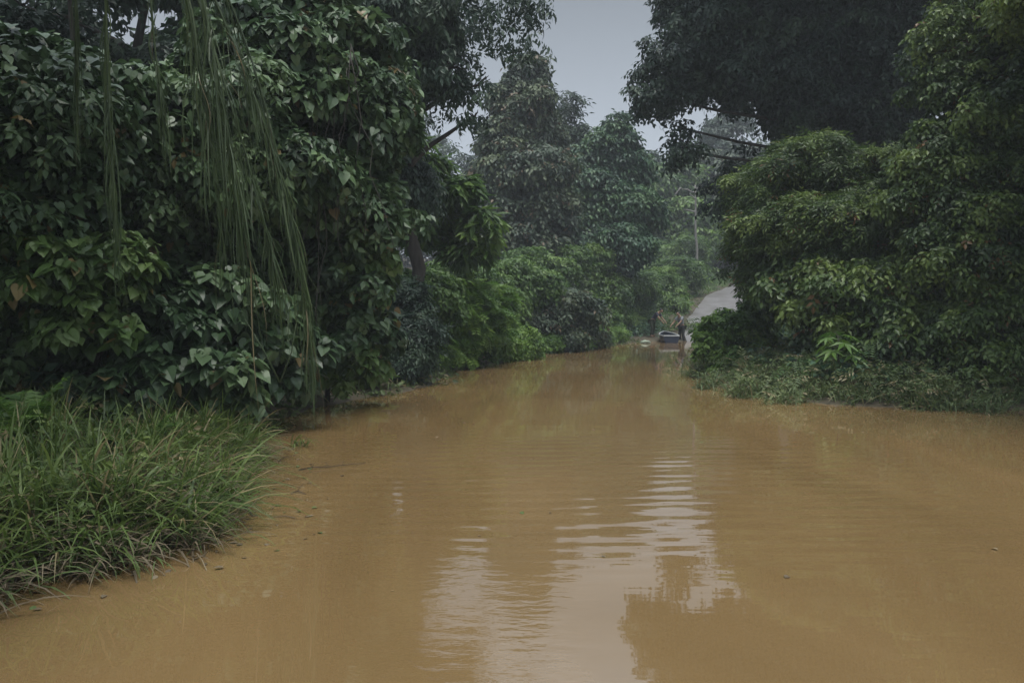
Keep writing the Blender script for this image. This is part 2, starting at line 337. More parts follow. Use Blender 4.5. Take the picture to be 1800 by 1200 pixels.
# ------------------------------------------------------------------ plants
def limb(acc, a, b, r0, r1, rng, n=7, wob=.06, sag=0.):
    a, b = np.array(a, float), np.array(b, float); t = np.linspace(0, 1, n)[:, None]; L = np.linalg.norm(b - a)
    p = a + (b - a) * t; ww = rng.normal(size=(n, 3)) * wob * L * .35; ww[0] = 0; ww[-1] = 0; p = p + ww
    p[:, 2] += sag * L * np.sin(t[:, 0] * np.pi)
    acc.tube(p, np.linspace(r0, r1, n)); return p
def B(px, py, t, rx, rz, ry=None):
    """blob centred on the sight line through (px,py), t metres away, radii given in photo pixels at that distance"""
    k = t / FPX; return (at(px, py, t), (rx * k, (ry if ry is not None else rx) * k, rz * k))
def plant(name, label, cat, base, blobs, leaf, T, size, n, seed, trunk_r=.12, bark='bark', group=None, forks=True, crown_name='crown', stem_name='trunk', extra=(), **kw):
    rng = np.random.default_rng(seed)
    base = np.array([base[0], base[1], hz(base[0], base[1]) - .05]); root = empty(name, base, label, cat, group)
    a = Acc(); cs = np.array([b[0] for b in blobs]); top = cs[cs[:, 2].argmax()]
    tr = limb(a, base, top, trunk_r, trunk_r * .3, rng, 9, .05)
    if forks:
        for b in blobs:
            c = np.array(b[0])
            if np.allclose(c, top): continue
            q = tr[np.clip(np.searchsorted(tr[:, 2], c[2] - .5 * np.linalg.norm(c[:2] - tr[4][:2])), 1, 7)]
            lp = limb(a, q, c, trunk_r * .4, trunk_r * .12, rng, 6, .08, .06)
        for b in blobs:                                   # twigs reaching into each mass
            c, r = np.array(b[0]), np.array(b[1])
            for _ in range(5):
                limb(a, c, c + norm(rng.normal(size=3) + [0, 0, .4]) * r * .85, trunk_r * .12, trunk_r * .03, rng, 4, .1)
    a.build(stem_name, M[bark], root, True)
    f = Acc(); crown(f, blobs, n, T, size, rng, **kw)
    for (bl, n2, T2, s2, kw2) in extra: crown(f, bl, n2, T2, s2, rng, **kw2)
    f.build(crown_name, M[leaf], root)
    return root

# --- left vine-smothered mass -------------------------------------------------
VK = dict(droop=.8, hang=.45, upn=.55, sub=.34)
plant('vine_draped_tree', 'tree smothered in heart-leaved vines at the far left edge behind the long grass', 'tree', (-6.6, 10.2),
      [B(-60, 130, 9.6, 150, 110), B(60, 250, 9.5, 150, 140), B(-60, 400, 9.2, 170, 150), B(90, 330, 9.4, 120, 90), B(190, 200, 9.9, 110, 110), B(-20, 620, 9.6, 140, 110, 100), B(120, 620, 10.2, 130, 100, 90), B(330, 420, 11.6, 130, 120), B(230, 330, 11.4, 90, 80)],
      'vine', HEART, .135, 25000, 11, .2, group='vine-draped trees on the left bank', crown_name='vine_foliage', k=1.9, extra=[([B(60, 200, 9.3, 170, 130), B(0, 420, 9.1, 150, 130), B(250, 300, 10.5, 120, 120)], 2200, SPRIG_W, .26, dict(k=1.2, droop=.8, sub=.25))], **VK)
plant('vine_draped_tree', 'tall vine-covered tree between the hanging fronds and the dark-leaved tree', 'tree', (-3.9, 13.6),
      [B(560, 70, 12.4, 110, 90), B(480, 150, 11.6, 130, 100), B(600, 200, 12.3, 100, 120), B(420, 110, 11.8, 110, 90), B(470, 300, 11.2, 130, 110), B(610, 360, 12.6, 95, 110), B(330, 230, 11.2, 110, 100), B(560, 480, 12.8, 100, 90), B(600, 590, 13.0, 80, 90)],
      'vine', HEART, .145, 34000, 12, .22, group='vine-draped trees on the left bank', crown_name='vine_foliage', k=2.0, extra=[([B(580, 120, 12.2, 120, 120), B(450, 250, 11.2, 140, 130), B(620, 400, 12.5, 90, 130)], 2600, SPRIG_W, .3, dict(k=1.2, droop=.8, sub=.25))], **VK)
plant('vine_thicket', 'low thicket of large heart-shaped leaves behind the grass at left', 'vine', (-3.9, 9.9),
      [B(250, 560, 9.6, 110, 80, 60), B(390, 560, 10.0, 110, 90, 60), B(330, 660, 9.4, 130, 80, 50), B(230, 690, 9.2, 90, 60, 50), B(470, 620, 10.6, 90, 90, 60)],
      'vine', HEART, .165, 6500, 13, .05, crown_name='vine_foliage', stem_name='stem', k=1.5, **VK)
plant('vine_thicket', 'bright mound of lobed vine leaves at the left edge above the dark hollow', 'vine', (-5.0, 9.0),
      [B(60, 480, 8.7, 110, 70, 60), B(190, 480, 9.1, 75, 65, 50), B(140, 560, 9.0, 90, 70, 50), B(230, 450, 9.3, 40, 40)],
      'vine_light', HEART, .14, 4200, 14, .05, crown_name='vine_foliage', stem_name='stem', k=1.5, **VK)
plant('vine_thicket', 'pale green curtain of round leaves above the water beside the frond tips', 'vine', (-3.2, 13.7),
      [B(620, 440, 12.6, 75, 55, 50), B(590, 520, 12.9, 70, 60, 50), B(650, 520, 13.3, 40, 70, 40), B(610, 640, 13.2, 65, 60, 45)],
      'vine_light', HEART, .15, 3800, 15, .05, crown_name='vine_foliage', stem_name='stem', k=1.4, **VK)

rng = np.random.default_rng(16)
for o_, pts in (('vine_draped_tree', [((520, 40), (470, 330)), ((600, 90), (640, 420)), ((400, 130), (370, 420)), ((560, 200), (545, 560))]),):
    root = bpy.data.objects['vine_draped_tree.001']; a = Acc()
    for k in range(5):
        for (p_, q_) in pts:
            A_ = at(p_[0] + rng.normal() * 25, p_[1] + rng.normal() * 20, 11.0); B_ = at(q_[0] + rng.normal() * 25, q_[1] + rng.normal() * 30, 10.9 + rng.random() * .4); limb(a, A_, B_, .008, .005, rng, 9, .05)
    a.build('vine_stems', M['bark'], root, True)
# --- bare trunks and sparse crowns above the vines
plant('background_tree', 'dark straight trunk against the sky near the top left corner', 'tree', (-9.2, 17.5),
      [B(270, -70, 18, 120, 50), B(170, 10, 18.5, 60, 25), B(40, 10, 18.5, 110, 50), B(120, 130, 18, 120, 50), B(330, 140, 18.5, 120, 50)], 'dark', SPRIG_W, .4, 2400, 21, .22, k=.8)
plant('background_tree', 'leafy tree behind the vines at top left, right of the dark trunk', 'tree', (-7.4, 19.5),
      [B(430, 30, 20, 120, 60), B(520, -30, 20, 130, 60), B(390, 130, 20, 100, 70), B(610, 10, 20.5, 120, 80)], 'mid', SPRIG_W, .5, 7000, 22, .16, k=1.1)
plant('background_tree', 'slim trunk against the sky left of the darker trunk, top left', 'tree', (-7.9, 14.5),
      [B(130, -90, 15, 130, 60), B(30, 90, 16, 110, 60)], 'dark', SPRIG_W, .45, 1100, 23, .1, k=.8)

# --- tree with dark leaf clusters, top centre-left
plant('dark_leaved_tree', 'tree with dark leaf clusters against the sky and a trunk right of the vines', 'tree', (-2.24, 19.0),
      [B(640, 30, 17.5, 85, 80), B(720, 20, 17.5, 75, 75), B(690, 120, 18, 65, 70), B(765, 45, 17.3, 42, 45), B(790, 120, 17.2, 50, 35), B(840, 150, 17, 32, 26),
       B(685, 240, 18.6, 40, 80), B(700, 330, 19, 55, 60), B(835, 205, 17, 22, 22), B(700, -70, 17.5, 80, 45)],
      'dark', SPRIG_D, .36, 11000, 31, .2, group=None, k=1.3, droop=.9, hang=.2, fill=.05,
      extra=[([B(800, -20, 16.8, 50, 35), B(880, 20, 16.8, 50, 45), B(905, 80, 16.8, 40, 30), B(850, 60, 17, 50, 45), B(930, 0, 16.8, 30, 60), B(775, 185, 17.4, 30, 35)], 400, SPRIG_D, .34, dict(k=.9, droop=.8, hang=.3, fill=.3, sub=.4))])
plant('broadleaf_sapling', 'green sapling with big drooping leaves right of the dark trunk', 'tree', (-.95, 23.2),
      [B(752, 320, 22, 40, 45), B(795, 350, 22, 50, 35), B(760, 400, 22.5, 50, 40), B(845, 395, 21.5, 35, 30), B(725, 270, 22.5, 30, 35), B(820, 440, 22, 40, 25)],
      'fresh', LANCE, .42, 5200, 32, .07, droop=1.2, k=1.4)
# --- middle distance trees
plant('tall_leafy_tree', 'tallest pointed tree in the middle distance, left of the open sky', 'tree', (.8, 43),
      [B(925, 125, 42, 26, 32), B(920, 180, 41.5, 42, 45), B(950, 235, 42, 36, 45), B(890, 250, 41, 40, 40), B(925, 300, 40.5, 70, 45), B(862, 320, 41, 30, 40), B(890, 370, 40.5, 60, 45), B(960, 360, 40, 45, 50), B(845, 390, 42, 30, 45), B(920, 425, 40, 65, 35), B(870, 440, 40, 40, 35)],
      'olive', SPRIG_W, .55, 36000, 41, .3, group='trees in the middle distance', k=2.6, sub=.26, droop=.9)
plant('tall_leafy_tree', 'broad tree with a pointed top in the middle distance, under the open sky', 'tree', (5.4, 46.5),
      [B(1085, 225, 45, 20, 28), B(1075, 265, 45, 34, 35), B(1040, 290, 45, 30, 35), B(1108, 300, 45, 28, 40), B(1045, 350, 44, 45, 45), B(1105, 365, 44, 45, 42), B(1030, 420, 43, 45, 45), B(1085, 430, 43, 50, 40), B(1010, 300, 46, 25, 40)],
      'mid', SPRIG_W, .55, 30000, 42, .3, group='trees in the middle distance', k=2.6, sub=.26, droop=.9)
plant('thin_twiggy_tree', 'small twiggy treetop showing against the sky beside the tallest pointed tree', 'tree', (3.4, 50),
      [B(985, 190, 49, 28, 30), B(1000, 230, 49, 30, 35), B(975, 260, 49, 40, 40)], 'dark', SPRIG, .7, 1100, 43, .16, group='trees in the middle distance', k=1.0)
plant('far_tree', 'pale hazy tree at the gap between the middle trees and the overhanging crown', 'tree', (14.5, 77),
      [B(1160, 330, 76, 30, 40), B(1200, 330, 78, 35, 40), B(1150, 400, 72, 40, 50), B(1210, 410, 72, 50, 50), B(1180, 470, 70, 60, 40)], 'fresh', SPRIG_W, 1.1, 9000, 44, .3, group='hazy trees far up the road', k=1.6)
plant('far_tree', 'grey-green hazy tree far up the road behind the right bank', 'tree', (24, 84),
      [B(1260, 330, 82, 50, 50), B(1290, 400, 82, 60, 60), B(1240, 430, 80, 50, 50), B(1330, 330, 82, 60, 70)], 'olive', SPRIG_W, 1.1, 9000, 45, .3, group='hazy trees far up the road', k=1.6)
# dead pole tree
r_ = np.random.default_rng(5); b0 = np.array([*at(1226, 470, 62)[:2], 0]); b0[2] = hz(*b0[:2]) - .1
root = empty('dead_tree', b0, 'thin pale dead tree with crooked top branches in the middle distance', 'tree'); a = Acc()
top = at(1222, 325, 62); limb(a, b0, top, .13, .06, r_, 9, .01); a.build('trunk', M['pale_bark'], root, True)
for q in [((1222, 335), (1238, 322)), ((1222, 338), (1196, 330)), ((1196, 330), (1185, 345)), ((1223, 350), (1212, 340)), ((1222, 372), (1203, 368))]:
    a = Acc(); limb(a, at(*q[0], 62), at(*q[1], 62), .07, .035, r_, 5, .1); a.build('branch', M['pale_bark'], root, True)

# --- shrubs on the left bank, near to far
GS = 'shrubs along the left bank'
def px2xy(px, t): return ((px - 900) / FPX * t, t)
plant('dark_shrub', 'dark cone-shaped shrub at the water edge beside the left vines', 'shrub', px2xy(706, 17.4),
      [B(708, 540, 17.3, 36, 50), B(706, 600, 17, 48, 50), B(725, 560, 17.4, 28, 50), B(700, 640, 16.9, 45, 25)], 'dark', SPRIG, .24, 6500, 51, .06, group=GS, crown_name='foliage', stem_name='stem', k=1.6)
plant('shrub', 'light green shrub rising behind the dark cone-shaped one', 'shrub', px2xy(690, 19.5),
      [B(670, 520, 19, 45, 45), B(720, 510, 19.5, 45, 35), B(755, 530, 19.6, 40, 50), B(660, 580, 18.5, 25, 50)], 'fresh', SPRIG_W, .3, 5200, 52, .06, group=GS, crown_name='foliage', stem_name='stem', k=1.6)
plant('shrub', 'bright green shrub with ferny sprays right of the dark cone-shaped one', 'shrub', px2xy(800, 22.5),
      [B(790, 545, 22, 50, 50), B(830, 565, 22.5, 50, 45), B(785, 600, 21.5, 35, 35), B(845, 530, 23.5, 40, 40)], 'bright', PINN_W, .42, 5200, 53, .05, group=GS, crown_name='foliage', stem_name='stem', k=2.2, sub=.3)
plant('shrub', 'low pale green shrub touching the water at the left bank bend', 'shrub', px2xy(875, 25.8),
      [B(860, 605, 25, 45, 30), B(905, 600, 26, 35, 30), B(840, 590, 25.5, 35, 30), B(925, 615, 27, 25, 16), B(880, 575, 26.5, 30, 22)], 'bright', SPRIG_W, .3, 5200, 54, .04, group=GS, crown_name='foliage', stem_name='stem', k=2.2, sub=.3)
plant('shrub', 'rounded mid-green shrub under the big sapling leaves, top lit', 'shrub', px2xy(900, 31),
      [B(850, 490, 30, 45, 35), B(900, 490, 31, 55, 35), B(940, 510, 31, 40, 35), B(860, 530, 30, 60, 40), B(800, 480, 28, 45, 30)], 'fresh', SPRIG_W, .36, 11000, 55, .08, group=GS, crown_name='foliage', stem_name='stem', k=2.2, sub=.3)
plant('shrub', 'grey-green layered shrub overhanging the water left of the far landing', 'shrub', px2xy(985, 32.5),
      [B(980, 530, 32, 50, 25), B(940, 560, 31, 45, 28), B(1010, 555, 32.5, 45, 30), B(970, 590, 31, 45, 24), B(1030, 590, 33.5, 32, 20)], 'olive', SPRIG_W, .36, 10000, 56, .08, group=GS, crown_name='foliage', stem_name='stem', k=1.5)
plant('shrub', 'small round green shrub nearest the far landing on the left bank', 'shrub', px2xy(1040, 36.8),
      [B(1040, 590, 36, 26, 18), B(1015, 580, 36, 22, 20), B(1060, 570, 39, 25, 22)], 'fresh', SPRIG_W, .33, 3600, 57, .05, group=GS, crown_name='foliage', stem_name='stem', k=1.2)
plant('shrub', 'blue-green bush at the foot of the broad middle tree', 'shrub', px2xy(1070, 42.5),
      [B(1060, 515, 42, 42, 28), B(1110, 510, 46, 40, 24), B(1015, 485, 41, 36, 32), B(1070, 550, 42.5, 34, 20), B(1020, 530, 40, 30, 24)], 'fresh', SPRIG_W, .4, 11000, 58, .08, group=GS, crown_name='foliage', stem_name='stem', k=2.2, sub=.3)
plant('shrub', 'grassy-looking pale shrub on the slope above the two people', 'shrub', px2xy(1170, 52),
      [B(1150, 500, 52, 40, 26), B(1190, 480, 56, 36, 26), B(1170, 530, 50, 34, 18), B(1205, 440, 64, 26, 24)], 'fresh', SPRIG, .6, 6500, 59, .08, group=GS, crown_name='foliage', stem_name='stem', k=2.2, sub=.3)

plant('shrub', 'yellow-green bush in front of the tallest pointed tree, above the layered shrub', 'shrub', px2xy(950, 37),
      [B(930, 465, 37, 36, 26), B(970, 480, 37, 36, 26), B(1000, 455, 39, 30, 26), B(1045, 450, 42, 32, 24), B(960, 505, 35, 30, 20)], 'fresh', SPRIG_W, .38, 9000, 60, .08, group=GS, crown_name='foliage', stem_name='stem', k=2.2, sub=.3)
plant('shrub', 'low pale bush on the grassy bank just left of the bending person', 'shrub', px2xy(1100, 43.5),
      [B(1095, 565, 43, 26, 14), B(1120, 545, 45, 28, 18), B(1145, 560, 47, 20, 12)], 'fresh', SPRIG, .4, 2600, 68, .05, group=GS, crown_name='foliage', stem_name='stem', k=1.6, sub=.3)
plant('shrub', 'low bright weeds spilling into the water between the dark cone-shaped shrub and the bend', 'shrub', px2xy(790, 21.6),
      [B(770, 625, 20.5, 28, 16), B(805, 618, 22, 30, 16), B(745, 618, 19, 20, 18)], 'bright', SPRIG, .2, 3600, 78, .03, group=GS, crown_name='foliage', stem_name='stem', k=2)
plant('shrub', 'feathery light green sprays at the water line under the grey-green layered shrub', 'shrub', px2xy(975, 30.6),
      [B(955, 602, 30, 26, 11), B(1000, 600, 32, 28, 10), B(1080, 588, 38, 22, 9)], 'bright', SPRIG, .3, 3200, 79, .03, group=GS, crown_name='foliage', stem_name='stem', k=2)
# --- right bank
RK = dict(k=2.4, sub=.27)
plant('overhanging_tree', 'huge dark tree whose crown hangs over the channel from the right', 'tree', (15.5, 26.5),
      [B(1200, 110, 24, 70, 60), B(1160, 170, 24, 42, 40), B(1290, 60, 24, 100, 80), B(1212, 150, 24, 42, 32), B(1350, 120, 24, 100, 70), B(1450, 60, 24, 110, 90), B(1440, 190, 24.5, 90, 60), B(1560, 120, 24.5, 110, 110),
       B(1200, 265, 23.8, 36, 34), B(1198, 225, 24, 26, 22), B(1385, 190, 25, 40, 45), B(1520, 220, 25, 80, 60), B(1190, 30, 24.3, 45, 35), B(1400, -60, 24, 200, 80), B(1660, 40, 25, 110, 120), B(1305, 300, 26, 42, 36), B(1290, 350, 27, 45, 60)],
      'dark', SPRIG_W, .36, 62000, 61, .26, **RK)
plant('leafy_bank_tree', 'light green layered tree below the dark overhanging crown on the right', 'tree', (9.6, 19.2),
      [B(1430, 300, 18, 90, 50), B(1520, 320, 18, 100, 60), B(1350, 330, 18, 60, 45), B(1380, 410, 17.5, 90, 60), B(1490, 410, 17, 110, 75), B(1350, 470, 18, 60, 50), B(1590, 420, 17, 90, 80)],
      'right', SPRIG, .24, 42000, 62, .2, **RK)
plant('leafy_bank_tree', 'dense dark green tree at the right edge with a pale leafy branch near its top', 'tree', (10.8, 16.5),
      [B(1640, 120, 15.5, 45, 60), B(1700, 60, 15.5, 80, 90), B(1760, 180, 15, 110, 120), B(1660, 330, 15.2, 90, 100), B(1780, 360, 14.6, 110, 110), B(1690, 470, 14.8, 100, 90), B(1800, 520, 14.3, 90, 100), B(1720, 600, 14.3, 110, 70), B(1850, 80, 15, 90, 150), B(1720, 240, 15.3, 80, 80), B(1980, -60, 13, 180, 120), B(2150, -180, 10, 260, 120), B(2000, 300, 13, 120, 160)],  # crown masses right of the view are added to shade that edge
      'right', SPRIG_W, .22, 84000, 63, .22, **RK)
plant('bank_shrub', 'mossy green shrub leaning over the water in front of the grey road', 'shrub', px2xy(1290, 19.8),
      [B(1335, 535, 19.5, 32, 36), B(1270, 580, 19.5, 36, 26), B(1315, 590, 19.3, 45, 40), B(1290, 640, 18.6, 42, 26), B(1245, 612, 19, 26, 28), B(1238, 592, 20, 24, 18), B(1275, 562, 20, 24, 18)],
      'bright', OVAL, .12, 17000, 64, .06, group='shrubs on the right bank', crown_name='foliage', stem_name='stem', **RK)
plant('bank_shrub', 'dark bush filling the right bank under the layered tree', 'shrub', px2xy(1510, 16.3),
      [B(1450, 510, 16.6, 90, 60), B(1540, 520, 16.2, 90, 70), B(1610, 590, 15.4, 100, 60), B(1500, 600, 15.8, 70, 50), B(1400, 470, 17.5, 60, 50)],
      'right', SPRIG_W, .3, 15000, 65, .07, group='shrubs on the right bank', crown_name='foliage', stem_name='stem', **RK)
plant('bank_shrub', 'low shadowy bush in the bottom right corner of the bank', 'shrub', px2xy(1740, 15.4),
      [B(1720, 630, 15.2, 90, 35, 60), B(1810, 630, 15, 90, 45, 60), B(1620, 630, 15.6, 70, 30, 50), B(1900, 600, 15, 80, 80)],
      'right', OVAL, .12, 9000, 66, .04, group='shrubs on the right bank', crown_name='foliage', stem_name='stem', **RK)

# palmate / pinnate young plants on the right bank
def stem_plant(name, label, cat, base, h, leaf, T, size, n, seed, group=None):
    rng = np.random.default_rng(seed); bz = np.array([base[0], base[1], hz(*base) - .03]); root = empty(name, bz, label, cat, group)
    a = Acc(); f = Acc(); top = bz + [rng.uniform(-.1, .1), 0, h]; a.tube(np.linspace(bz, top, 6), np.linspace(.018, .008, 6), 6)
    az = np.arange(n) * 2.4 + rng.random(); z = np.linspace(.45, 1, n); out = .35 * h * (1.15 - z * .6)
    e = np.stack([np.cos(az), np.sin(az), np.full(n, .25)], -1); st = bz + (top - bz) * z[:, None]; P = st + e * out[:, None]
    for i in range(n): a.tube(np.array([st[i], (st[i] + P[i]) / 2 + [0, 0, .03], P[i]]), np.array([.006, .005, .003]), 4)
    D = e.copy(); D[:, 2] = -.35; N = UP + .35 * e + rng.normal(size=(n, 3)) * .12
    put_leaves(f, T, P, N, D, size * rng.uniform(.8, 1.2, n), rng)
    a.build('stem', M['bark'], root, True); f.build('leaves', M[leaf], root); return root
p = px2xy(1478, 14.6); stem_plant('young_plant', 'young plant with fingered pale green leaves on the right bank', 'plant', p, .95, 'bright', PALM, .33, 12, 71)
p = px2xy(1525, 14.9); stem_plant('young_plant', 'leafy sprout standing right of the finger-leaved young plant', 'plant', p, .8, 'fresh', PINN, .45, 11, 72)
p = px2xy(1400, 15.2); stem_plant('young_plant', 'small feathery plant low beside the dark hollow of the right bank', 'plant', p, .5, 'fresh', PINN, .42, 9, 73)

p = px2xy(1330, 16.9); stem_plant('young_plant', 'small drooping sprout at the waterline below the mossy leaning shrub', 'plant', p, .42, 'fresh', LANCE, .22, 10, 74)
p = px2xy(1610, 14.2); stem_plant('young_plant', 'leafy weed standing near the water left of the shadowy corner bush', 'plant', p, .6, 'right', PINN, .36, 10, 75)
# --- palms / ferns
def fern(name, label, base, n, L, leaf, seed, up=1.0, group=None):
    rng = np.random.default_rng(seed); bz = np.array([base[0], base[1], hz(*base) - .02]); root = empty(name, bz, label, 'fern', group)
    f = Acc()
    for i in range(n):
        az = 2 * np.pi * (i + rng.random() * .7) / n; l = L * rng.uniform(.7, 1.15); m = 15; t = np.linspace(0, 1, m); lean = rng.uniform(.35, .9)
        r = l * (lean * t + .1 * t * t); z = l * up * (t * (1.1 - .4 * lean) - .62 * t ** 2.2 * lean)
        P = bz + np.stack([np.cos(az) * r, np.sin(az) * r, z], -1); f.tube(P, np.linspace(.006, .002, m), 4)
        T = norm(np.gradient(P, axis=0)); sd_ = norm(np.cross(T, UP)); nn = np.cross(sd_, T)
        for sg in (1, -1):
            D = sd_ * sg + T * .35 + rng.normal(size=(m, 3)) * .06; sz = l * .26 * np.sin(np.pi * np.clip(t * .86 + .1, 0, 1)) + .02
            for off in (0, .5 / m): put_leaves(f, T_lance(.12, .15), P + T * off * l, nn + rng.normal(size=(m, 3)) * .1, D, sz, rng)
    f.build('frond', M[leaf], root); return root
GF = 'ferns on the left bank'
fern('fern', 'bright green fern upright at the left edge of the photo above the grass', (at(20, 780, 7.2)[0], 7.2), 13, .75, 'bright', 81, 1.25, GF)
fern('fern', 'fern with yellow-green fronds in the middle of the long grass', (at(235, 800, 7.5)[0], 7.5), 11, .55, 'bright', 82, 1.2, GF)
fern('fern', 'low fern at the water edge left of the dark cone-shaped shrub', (at(640, 680, 15.2)[0], 15.2), 13, .8, 'fresh', 83, .9, GF)
fern('fern', 'arching feathery fern right of the ferny shrub on the left bank', (at(868, 560, 25.5)[0], 26.2), 11, 1.5, 'bright', 84, 1.3, GF)

# ------------------------------------------------------------------ grass
def blades(acc, P, az, L, wd, lean, droop, rng, seg=5):
    """curved tapering ribbons"""
    n = len(P); t = np.linspace(0, 1, seg)[None]
    r = L[:, None] * (lean[:, None] * t + .25 * droop[:, None] * t ** 2); z = L[:, None] * (t * np.sqrt(np.maximum(0, 1 - lean[:, None] ** 2 * .8)) - droop[:, None] * t ** 2.3)
    c = np.stack([P[:, :1] + np.cos(az)[:, None] * r, P[:, 1:2] + np.sin(az)[:, None] * r, P[:, 2:3] + z], -1)
    tw = az + np.pi / 2 + rng.normal(size=n) * .5; s = np.stack([np.cos(tw), np.sin(tw), rng.normal(size=n) * .25], -1)
    ww = wd[:, None] * np.array([.6, 1, .9, .6, .06] if seg == 5 else np.interp(np.linspace(0, 1, seg), [0, .2, .7, 1], [.5, 1, .7, .05]))[None]
    V = np.stack([c - s[:, None] * ww[..., None] * .5, c + s[:, None] * ww[..., None] * .5], 2)      # n,seg,2,3
    i = (np.arange(n)[:, None] * seg + np.arange(seg - 1)[None]) * 2; Q = np.stack([i, i + 1, i + 3, i + 2], -1).reshape(-1, 4)
    acc.add(V.reshape(-1, 3), Q.ravel(), np.full(len(Q), 4), np.repeat(rng.random(n), seg * 2))
def on_bank(rng, n, x0, x1, y0, y1, s0, s1, extra=None, rag=0.):
    x = rng.uniform(x0, x1, n * 8); y = rng.uniform(y0, y1, n * 8); s = sdist(x, y); s = s + rag * (np.sin(x * 2.9 + y) + np.sin(x * 5.3 - y * 3.1) * .7 + rng.normal(size=len(x)) * .5); ok = (s > s0) & (s < s1)
    if extra is not None: ok &= extra(x, y)
    x, y = x[ok][:n], y[ok][:n]; return np.stack([x, y, np.maximum(hgt(x, y), -.03) - .01], -1)
def tufts(rng, C, k, spread):
    P = np.repeat(C, k, 0); P[:, :2] += rng.normal(size=(len(P), 2)) * spread; P[:, 2] = np.maximum(hgt(P[:, 0], P[:, 1]), -.02) - .01; return P
rng = np.random.default_rng(91)
g = Acc()
C = on_bank(rng, 620, -7, -2, 3.2, 10.5, .05, 3.2); P = tufts(rng, C, 26, .07); n = len(P)
hh = np.repeat(rng.uniform(.45, 1.15, len(C)) * (1 + .5 * np.sin(C[:, 0] * 2.3) * np.cos(C[:, 1] * 1.9)), 26)
blades(g, P, rng.uniform(0, 6.28, n), rng.uniform(.22, .6, n) * hh, rng.uniform(.006, .023, n) * hh ** .5, rng.uniform(.1, .7, n), rng.uniform(.1, .9, n), rng, 6)
C = on_bank(rng, 110, -7, -2.1, 5.2, 10.5, .25, 3.2); P = tufts(rng, C, 9, .05); n = len(P)
blades(g, P, rng.uniform(0, 6.28, n), rng.uniform(.6, 1.05, n), rng.uniform(.009, .02, n), rng.uniform(.1, .5, n), rng.uniform(.2, .7, n), rng, 6)
C = on_bank(rng, 190, -5, -2.0, 3.5, 9.8, -.05, .8); P = tufts(rng, C, 12, .06); n = len(P)
blades(g, P, rng.normal(-.4, 1.2, n), rng.uniform(.4, .95, n), rng.uniform(.01, .026, n), rng.uniform(.3, .85, n), rng.uniform(.25, .8, n), rng, 6)
C = on_bank(rng, 700, -7, -2.1, 3.6, 10.5, .15, 3.2); n = len(C)
put_leaves(g, SPRIG_W, C + np.stack([0 * C[:, 0], 0 * C[:, 0], rng.uniform(.05, .35, n)], -1), UP + rng.normal(size=(n, 3)) * .5, rng.normal(size=(n, 3)) + [0, 0, .5], rng.uniform(.08, .2, n), rng)
tag(g.build('grass', M['grass']), 'long green grass on the left foreground bank', 'grass', kind='stuff')
g = Acc()
C = on_bank(rng, 170, -5, -1.9, 3.5, 8.5, -.1, .8); P = tufts(rng, C, 22, .09); n = len(P)
blades(g, P, rng.normal(-.5, 1.1, n), rng.uniform(.25, .6, n), rng.uniform(.008, .02, n), rng.uniform(.5, .95, n), rng.uniform(.3, .75, n), rng, 6)
C = on_bank(rng, 1500, -5, -1.9, 3.5, 9.5, -.05, 1.0); n = len(C)
put_leaves(g, OVAL, C + [0, 0, .03], UP + rng.normal(size=(n, 3)) * .5, rng.normal(size=(n, 3)), rng.uniform(.03, .09, n), rng)
tag(g.build('dry_grass', M['dry']), 'drooping dead blades and leaf litter along the left waterline', 'dead grass', kind='stuff')
# broad-bladed tussocks in front
def tussock(label, base, n, L, seed, wd=.02, mat='grass'):
    rng = np.random.default_rng(seed); bz = np.array([base[0], base[1], max(hz(*base), 0) - .02]); root = empty('grass_tussock', bz, label, 'grass', 'broad grass tussocks at the water edge')
    g = Acc(); P = bz + np.concatenate([rng.normal(size=(n, 2)) * .05, np.zeros((n, 1))], 1)
    blades(g, P, rng.uniform(0, 6.28, n), rng.uniform(.6, 1.1, n) * L, rng.uniform(.7, 1.3, n) * wd, rng.uniform(.15, .7, n), rng.uniform(.3, .9, n), rng, 8)
    g.build('blades', M[mat], root)
tussock('broad-bladed grass tussock arching over the water, centre of the near bank', px2xy(330, 5.75), 75, .55, 101)
tussock('broad-bladed grass tussock at the far left corner of the near bank', px2xy(90, 5.2), 70, .5, 102)
tussock('slender grass tussock at the tip of the near bank beside open water', px2xy(440, 8.2), 80, .5, 103, .013)
tussock('grass tussock standing in front of the low heart-leaved thicket', px2xy(360, 8.6), 80, .75, 104, .014)
tussock('small grass tuft rising from the water off the tip of the near bank', px2xy(522, 9.3), 26, .32, 105, .012)

# creeping cover on the other banks
def cover(name, label, P, T, size, mat, seed, nb=0, bl=.3, kind='stuff', cat='ground cover', hgt_=.12):
    rng = np.random.default_rng(seed); g = Acc(); n = len(P); Q = P.copy(); Q[:, 2] += rng.uniform(0, hgt_, n)
    put_leaves(g, T, Q, UP + rng.normal(size=(n, 3)) * .5, rng.normal(size=(n, 3)), size * rng.uniform(.5, 1.3, n), rng)
    if nb:
        q = P[rng.choice(n, nb)]; q = q + np.concatenate([rng.normal(size=(nb, 2)) * .1, np.zeros((nb, 1))], 1)
        blades(g, q, rng.uniform(0, 6.28, nb), rng.uniform(.4, 1.1, nb) * bl, rng.uniform(.008, .016, nb) * (1 + bl), rng.uniform(.2, .9, nb), rng.uniform(.2, .8, nb), rng)
    return tag(g.build(name, M[mat]), label, cat, kind=kind)
rng = np.random.default_rng(92)
cover('creeping_plants', 'creeping leafy plants along the left waterline below the shrubs', on_bank(rng, 9000, -5, 8, 10.5, 40, -.05, 1.6, None, .2), OVAL, .13, 'cover', 93, 5000, .35)
